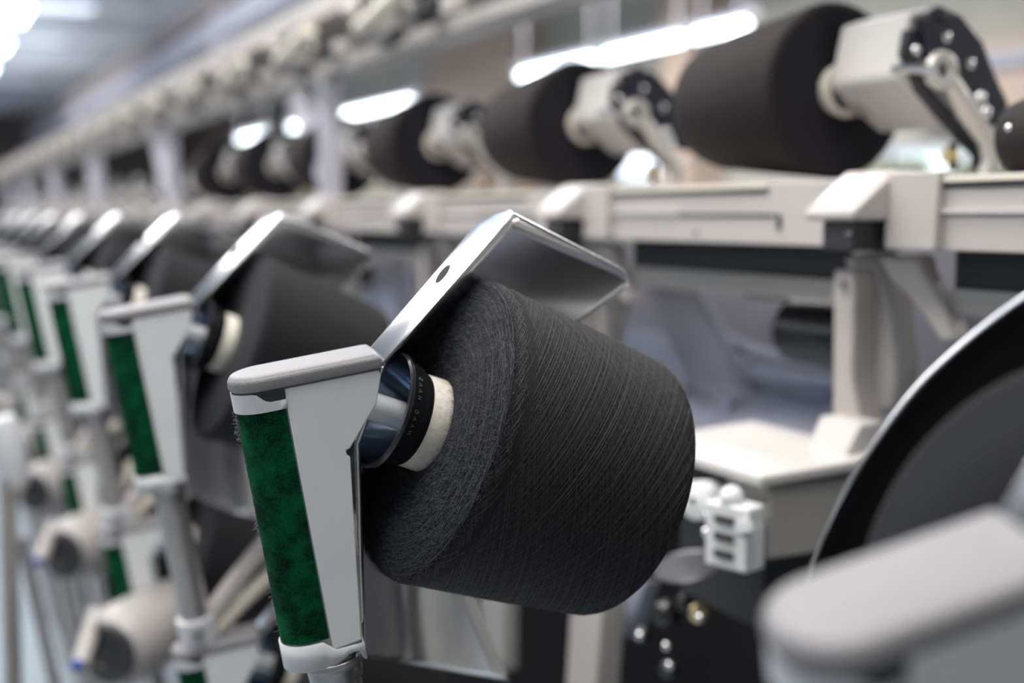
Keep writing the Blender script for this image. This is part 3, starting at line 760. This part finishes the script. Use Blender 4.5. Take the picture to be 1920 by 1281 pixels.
# ------------------------------------------------------------------ left foreground: motors and rods of the lower tier
mt0 = W(205, 1225, 1.55)
mo = thing('motor_housing', mt0)
dm = dirc(-.35,.15,-1).normalized()
MB().lathe(mt0, dm, [(-.16,.030),(-.13,.050),(-.03,.052),(-.008,.045),(0,.040)], 36).build('casing', 'motor', mo)
MB().lathe(mt0, dm, [(0,.038),(.006,.036),(.007,.022),(.001,.018)], 36).build('end_ring', 'darkg', mo)
MB().lathe(W(146,1245,1.50), dm, [(-.008,.007),(0,.008),(.006,.006)], 16).build('knob', 'blue', mo, label='blue knob')
MB().tube([W(180,1150,1.58), W(150,1250,1.5)], .011, 12).build('elbow', 'motor', mo)
index_kids(); m0 = mo.location.copy()
for k in range(0, 5):
    m_ = mo if k == 0 else copy_tree(mo); m_.location = m0+SH*k
    tag(m_, 'beige motor housing with dark end ring at the lower left, nearest one' if k == 0 else f'beige motor housing with dark end ring, {NTH[k]} behind the nearest one', 'motor', 'motor housings under the creel')
rd = thing('stand_pole', W(25, 1500, 1.7), 'grey vertical stand pole at the left picture edge', 'pole')
MB().tube([W(12,790,1.7), W(30,1500,1.7), W(12,790,1.7).lerp(W(30,1500,1.7), W(12,790,1.7).z/(W(12,790,1.7).z-W(30,1500,1.7).z))], .0115, 16).build('rod', 'steel', rd)
MB().lathe(W(17,850,1.7), wv, [(-.05,.017),(-.04,.021),(.03,.020),(.045,.016)], 18).build('clamp', 'ring', rd)
rd = thing('brace_rod', W(110, 1400, 1.7), 'thin dark diagonal rod beside the stand pole at lower left', 'rod')
MB().tube([W(40,1010,1.75), W(130,1400,1.7)], .008, 12).build('rod', 'flange', rd)

# ------------------------------------------------------------------ hall
struct(MB().box((-34,-3,-.05), (3,9,0)).build('floor', 'floor', None, smooth=0))
ZC = 4.1
struct(MB().box((-34,-3,ZC), (3,9,ZC+.1)).build('ceiling', 'ceil', None, smooth=0))
struct(MB().box((-34.2,-3,0), (-34,9,ZC)).build('wall_end', 'brown', None, smooth=0))
for i in range(9):
    x = -31+3.2*i+.5
    w_ = struct(thing('window_%d' % (10+i), Vector((x, .2, ZC-.02))))
    MB().box((x,-.6,ZC-.03),(x+2.2,2.3,ZC-.01)).build('roof_pane', 'roofsky', w_, smooth=0)
    MB().box((x-.08,.75,ZC-.09),(x+2.28,.85,ZC-.02)).build('glazing_bar', 'beam', w_, smooth=0)
struct(MB().box((-34,-3.2,0),(3,-3,1.9)).add([],[]).build('wall_front', 'wall', None, smooth=0))
struct(MB().box((-34,-3.2,3.3),(3,-3,ZC)).build('wall_front', 'wall', None, smooth=0))
for i in range(6):  # unseen glowing windows added behind the camera for fill and reflections
    x = -12+2.5*i
    w_ = struct(thing('window_%d' % (20+i), Vector((x,-3.1,1.9))))
    MB().box((x,-3.15,1.95),(x+2.3,-3.13,3.25)).build('daylit_pane', 'aisle_fill', w_, smooth=0)
    f_ = MB(); f_.box((x-.1,-3.12,1.9),(x,-3.04,3.3)); f_.box((x+1.1,-3.12,1.9),(x+1.17,-3.04,3.3)); f_.box((x+2.3,-3.12,1.9),(x+2.4,-3.04,3.3)); f_.box((x,-3.12,1.9),(x+2.3,-3.04,1.96)); f_.box((x,-3.12,3.24),(x+2.3,-3.04,3.3))
    f_.build('frame', 'beam', w_, smooth=0)
struct(MB().box((3,-3.2,0),(3.2,7.2,ZC)).build('wall_near', 'wall', None, smooth=0))
YW = 7.0
# windows: openings of the back wall (x0, x1, z0, z1)
wins = []
def win(pa, pb, qa, qb):
    a = atY(pa, qb, YW); b = atY(pb, qa, YW); wins.append((a.x, b.x, a.z, b.z))
win(372, 400, 180, 268); win(640, 742, 208, 290); win(1290, 1440, 62, 120); win(1150, 1232, 262, 345); win(1650, 2300, 226, 360)
wins.sort()
# wall in vertical strips so that the openings are real
wl = MB(); xs = -34
for (a, b, z0, z1) in wins:
    wl.box((xs,YW,0), (a,YW+.2,ZC)); wl.box((a,YW,0), (b,YW+.2,z0)); wl.box((a,YW,z1), (b,YW+.2,ZC)); xs = b
wl.box((xs,YW,0), (3,YW+.2,ZC)); struct(wl.build('wall_back', 'wall', None, smooth=0))
for i, (a, b, z0, z1) in enumerate(wins):
    w_ = thing('window_%d' % (i+1), Vector((a, YW, z0))); w_['kind'] = 'structure'
    MB().box((a,YW+.10,z0), (b,YW+.12,z1)).build('daylit_pane', 'skyb' if i in (1,2) else 'sky', w_, smooth=0)
    nb = max(1, int((b-a)/.7)); fr = MB()
    for j in range(nb+1):
        x = a+(b-a)*j/nb; fr.box((x-.03,YW+.02,z0), (x+.03,YW+.09,z1))
    fr.box((a,YW+.02,z0), (b,YW+.09,z0+.05)); fr.box((a,YW+.02,z1-.05), (b,YW+.09,z1)); fr.build('frame', 'beam', w_, smooth=0)
# hedge seen through the last windows
# brick pillars
def px_box(name, pa, pb, qa, qb, Y, mtl, dep=.3):
    a = atY(pa, qb, Y); b = atY(pb, qa, Y)
    return MB().box((a.x,Y,a.z), (b.x,Y+dep,min(b.z, ZC))).build(name, mtl, None, smooth=0, origin=((a.x+b.x)/2, Y, a.z))
for i, (a, b, m_) in enumerate(((800,962,'brick'),(345,400,'brick'),(1240,1290,'brick'),(215,250,'brick'))):
    p0 = atY(a,300,6.6); p1 = atY(b,300,6.6)
    struct(MB().box((p0.x,6.6,0),(p1.x,7,ZC)).build('pillar_%d' % (i+1), m_, None, smooth=0))
struct(px_box('trim_1', 1690, 2100, 40, 225, 6.8, 'brick'))
struct(px_box('trim_2', 1730, 2100, 95, 118, 6.75, 'bluegrey'))
# shrub masses outside/at the sill
for i, (pa, pb, qa) in enumerate(((1690,1780,282),(1880,1990,276),(1150,1215,322))):
    p0 = atY(pa, qa, 6.9); p1 = atY(pb, qa, 6.9); sb = MB(); r2 = random.Random(i)
    for j in range(70): sb.ball((r2.uniform(p0.x,p1.x), 6.5+r2.uniform(0,.3), .12+(p0.z-.32)*j/69), r2.uniform(.10,.17), 8, 5)
    o = sb.build('shrub', 'green', None, origin=((p0.x+p1.x)/2,6.6,.8))
    tag(o, ['green shrub at the window between the largest winding head and the rail','green shrub behind the right-hand winding head and package','small patch of green shrub beyond the second bobbin'][i], 'shrub', 'greenery at the back windows')
# fluorescent lamps along the far aisle
YLmp = 5.0
for i, (pa, qa, pb, qb) in enumerate(((972,126,1118,98),(1132,92,1285,58),(1300,50,1402,28),(640,206,775,176),(545,221,583,213),(448,246,497,234))):
    a = atY(pa, qa, YLmp); b = atY(pb, qb, YLmp); z = (a.z+b.z)/2; z = ZZ(.2235, YLmp)
    a.z = b.z = z
    lt = ['lit fluorescent tube above the second bobbin, left one of the long bright row','lit fluorescent tube in the middle of the long bright row','lit fluorescent tube touching the largest bobbin, right end of the row','lit fluorescent tube above the third bobbin','short bright lamp left of the tube over the third bobbin','leftmost bright lamp in the far row, above the fourth and fifth heads'][i]
    t_ = thing('fluorescent_lamp', (a+b)/2, lt, 'lamp', 'lamps over the far aisle')
    d_ = (b-a)*.035; MB().tube([a+d_, b-d_], .030, 12).build('lit_tube', 'lamp', t_)
    MB().box((a.x-.05,YLmp-.05,z+.045), (b.x+.05,YLmp+.05,z+.09)).build('housing', 'beam', t_, smooth=0)
    for xx in (a.x+.1, b.x-.1): MB().tube([(xx,YLmp,z+.09),(xx,YLmp,ZC)], .006, 6).build('hanger', 'beam', t_)
# lamps over our own aisle
YO = .62; ZO = ZZ(1.66, YO)
li = 0
for x in [-14.6+2.05*j for j in range(8)]+[1.6]:
    pass
OZ = 3.0; OY = (OZ-H)/1.66*ca
for j in range(9):
    x = -17.2+2.1*j
    t_ = thing('aisle_lamp', Vector((x,OY,OZ)), {3:'round white glare of the ceiling lamp in the top left corner',2:'ceiling lamp glare at the left edge, just below the corner lamp',1:'ceiling lamp glare at the left edge, lowest of the near aisle lamps'}.get(j, f'ceiling lamp over the near aisle, {ORD[8-j]} along the row'), 'lamp', 'lamps over the near aisle')
    MB().box((x-.42,OY-.09,OZ), (x+.42,OY+.09,OZ+.03)).build('diffuser', 'lamp', t_, smooth=0)
    MB().box((x-.6,OY-.12,OZ+.03), (x+.6,OY+.12,OZ+.08)).build('housing', 'white', t_, smooth=0)
    MB().box((x-.02,OY-.02,OZ+.08), (x+.02,OY+.02,ZC)).build('hanger', 'white', t_, smooth=0)
# area lights added as fill for machine fronts, ceiling and back wall
for n_, x, y, z, pw, sx, sy in (('a',-2.2,-.6,3.3,45,2.5,.6),('b',-.5,-.7,3.2,30,1.8,.6),('c',-.9,.35,3.1,45,2.2,.35),('d',-5.5,-.5,3.3,70,3.5,.6),('e',-10,-.5,3.3,90,4,.6),('f',-3.5,2.6,3.4,55,4,.5),('i',-9,1.6,2.6,45,7,1.2),('j',-20,1.6,2.6,80,7,1.2),('k',-20,5.0,3.2,260,8,1),('g',-9,5.0,3.4,280,6,.5),('h',-1,5.0,3.4,200,6,.5)):
    ld = bpy.data.lights.new('fill_light', 'AREA'); ld.shape = 'RECTANGLE'; ld.size = sx; ld.size_y = sy; ld.energy = pw; ld.color = (1,.965,.93)
    lo_ = bpy.data.objects.new('fill_light', ld); COL.objects.link(lo_); lo_.location = (x,y,z)
    if n_ in 'ij': lo_.rotation_euler = (math.pi,0,0)  # upturned fill added to brighten the ceiling
    if y < -.4: lo_.rotation_euler = (math.radians(15),0,0)
# beams of the ceiling
def beamX(name, s, Y, w, h, mtl, x0=-33, x1=-2): 
    z = ZZ(s, Y); return struct(MB().box((x0,Y,z-h), (x1,Y+w,z)).build(name, mtl, None, smooth=0))
beamX('trim_3', .70, 2.6, .20, .16, 'brown'); beamX('trim_4', .62, 2.6, .16, .18, 'beam')
for j in range(8):
    x = -30+3.6*j; struct(MB().box((x,2.62,2.5), (x+.30,2.9,3.45)).build('trim_%d' % (5+j), 'beam', None, smooth=0))
for j in range(9):
    x = -31+3.2*j; struct(MB().box((x,-3,ZC-.35), (x+.18,9,ZC)).build('trim_%d' % (14+j), 'ceil', None, smooth=0))
# dark loudspeaker-like air units hung under the beam
for i, (a, b) in enumerate(((385,90),(200,170))):
    p = atY(a, b, 3.2); t_ = MB().box(p-Vector((.35,.1,.18)), p+Vector((.35,.25,.16))).build('air_unit', 'darkg', None, bevel=.02, origin=p)
    hg_ = MB().tube([p+Vector((0,.1,.15)), Vector((p.x,p.y+.1,ZC))], .02, 8).build('hanger', 'beam', t_)
    tag(t_, ['dark box-shaped unit under the ceiling beam, upper left','smaller dark box-shaped unit under the ceiling beam, farther left'][i], 'air unit', 'dark units under the beam')

# ------------------------------------------------------------------ world
w = bpy.data.worlds.new('world'); S.world = w; w.use_nodes = True
bg = w.node_tree.nodes['Background']; bg.inputs[0].default_value = (.86,.90,1,1); bg.inputs[1].default_value = .06
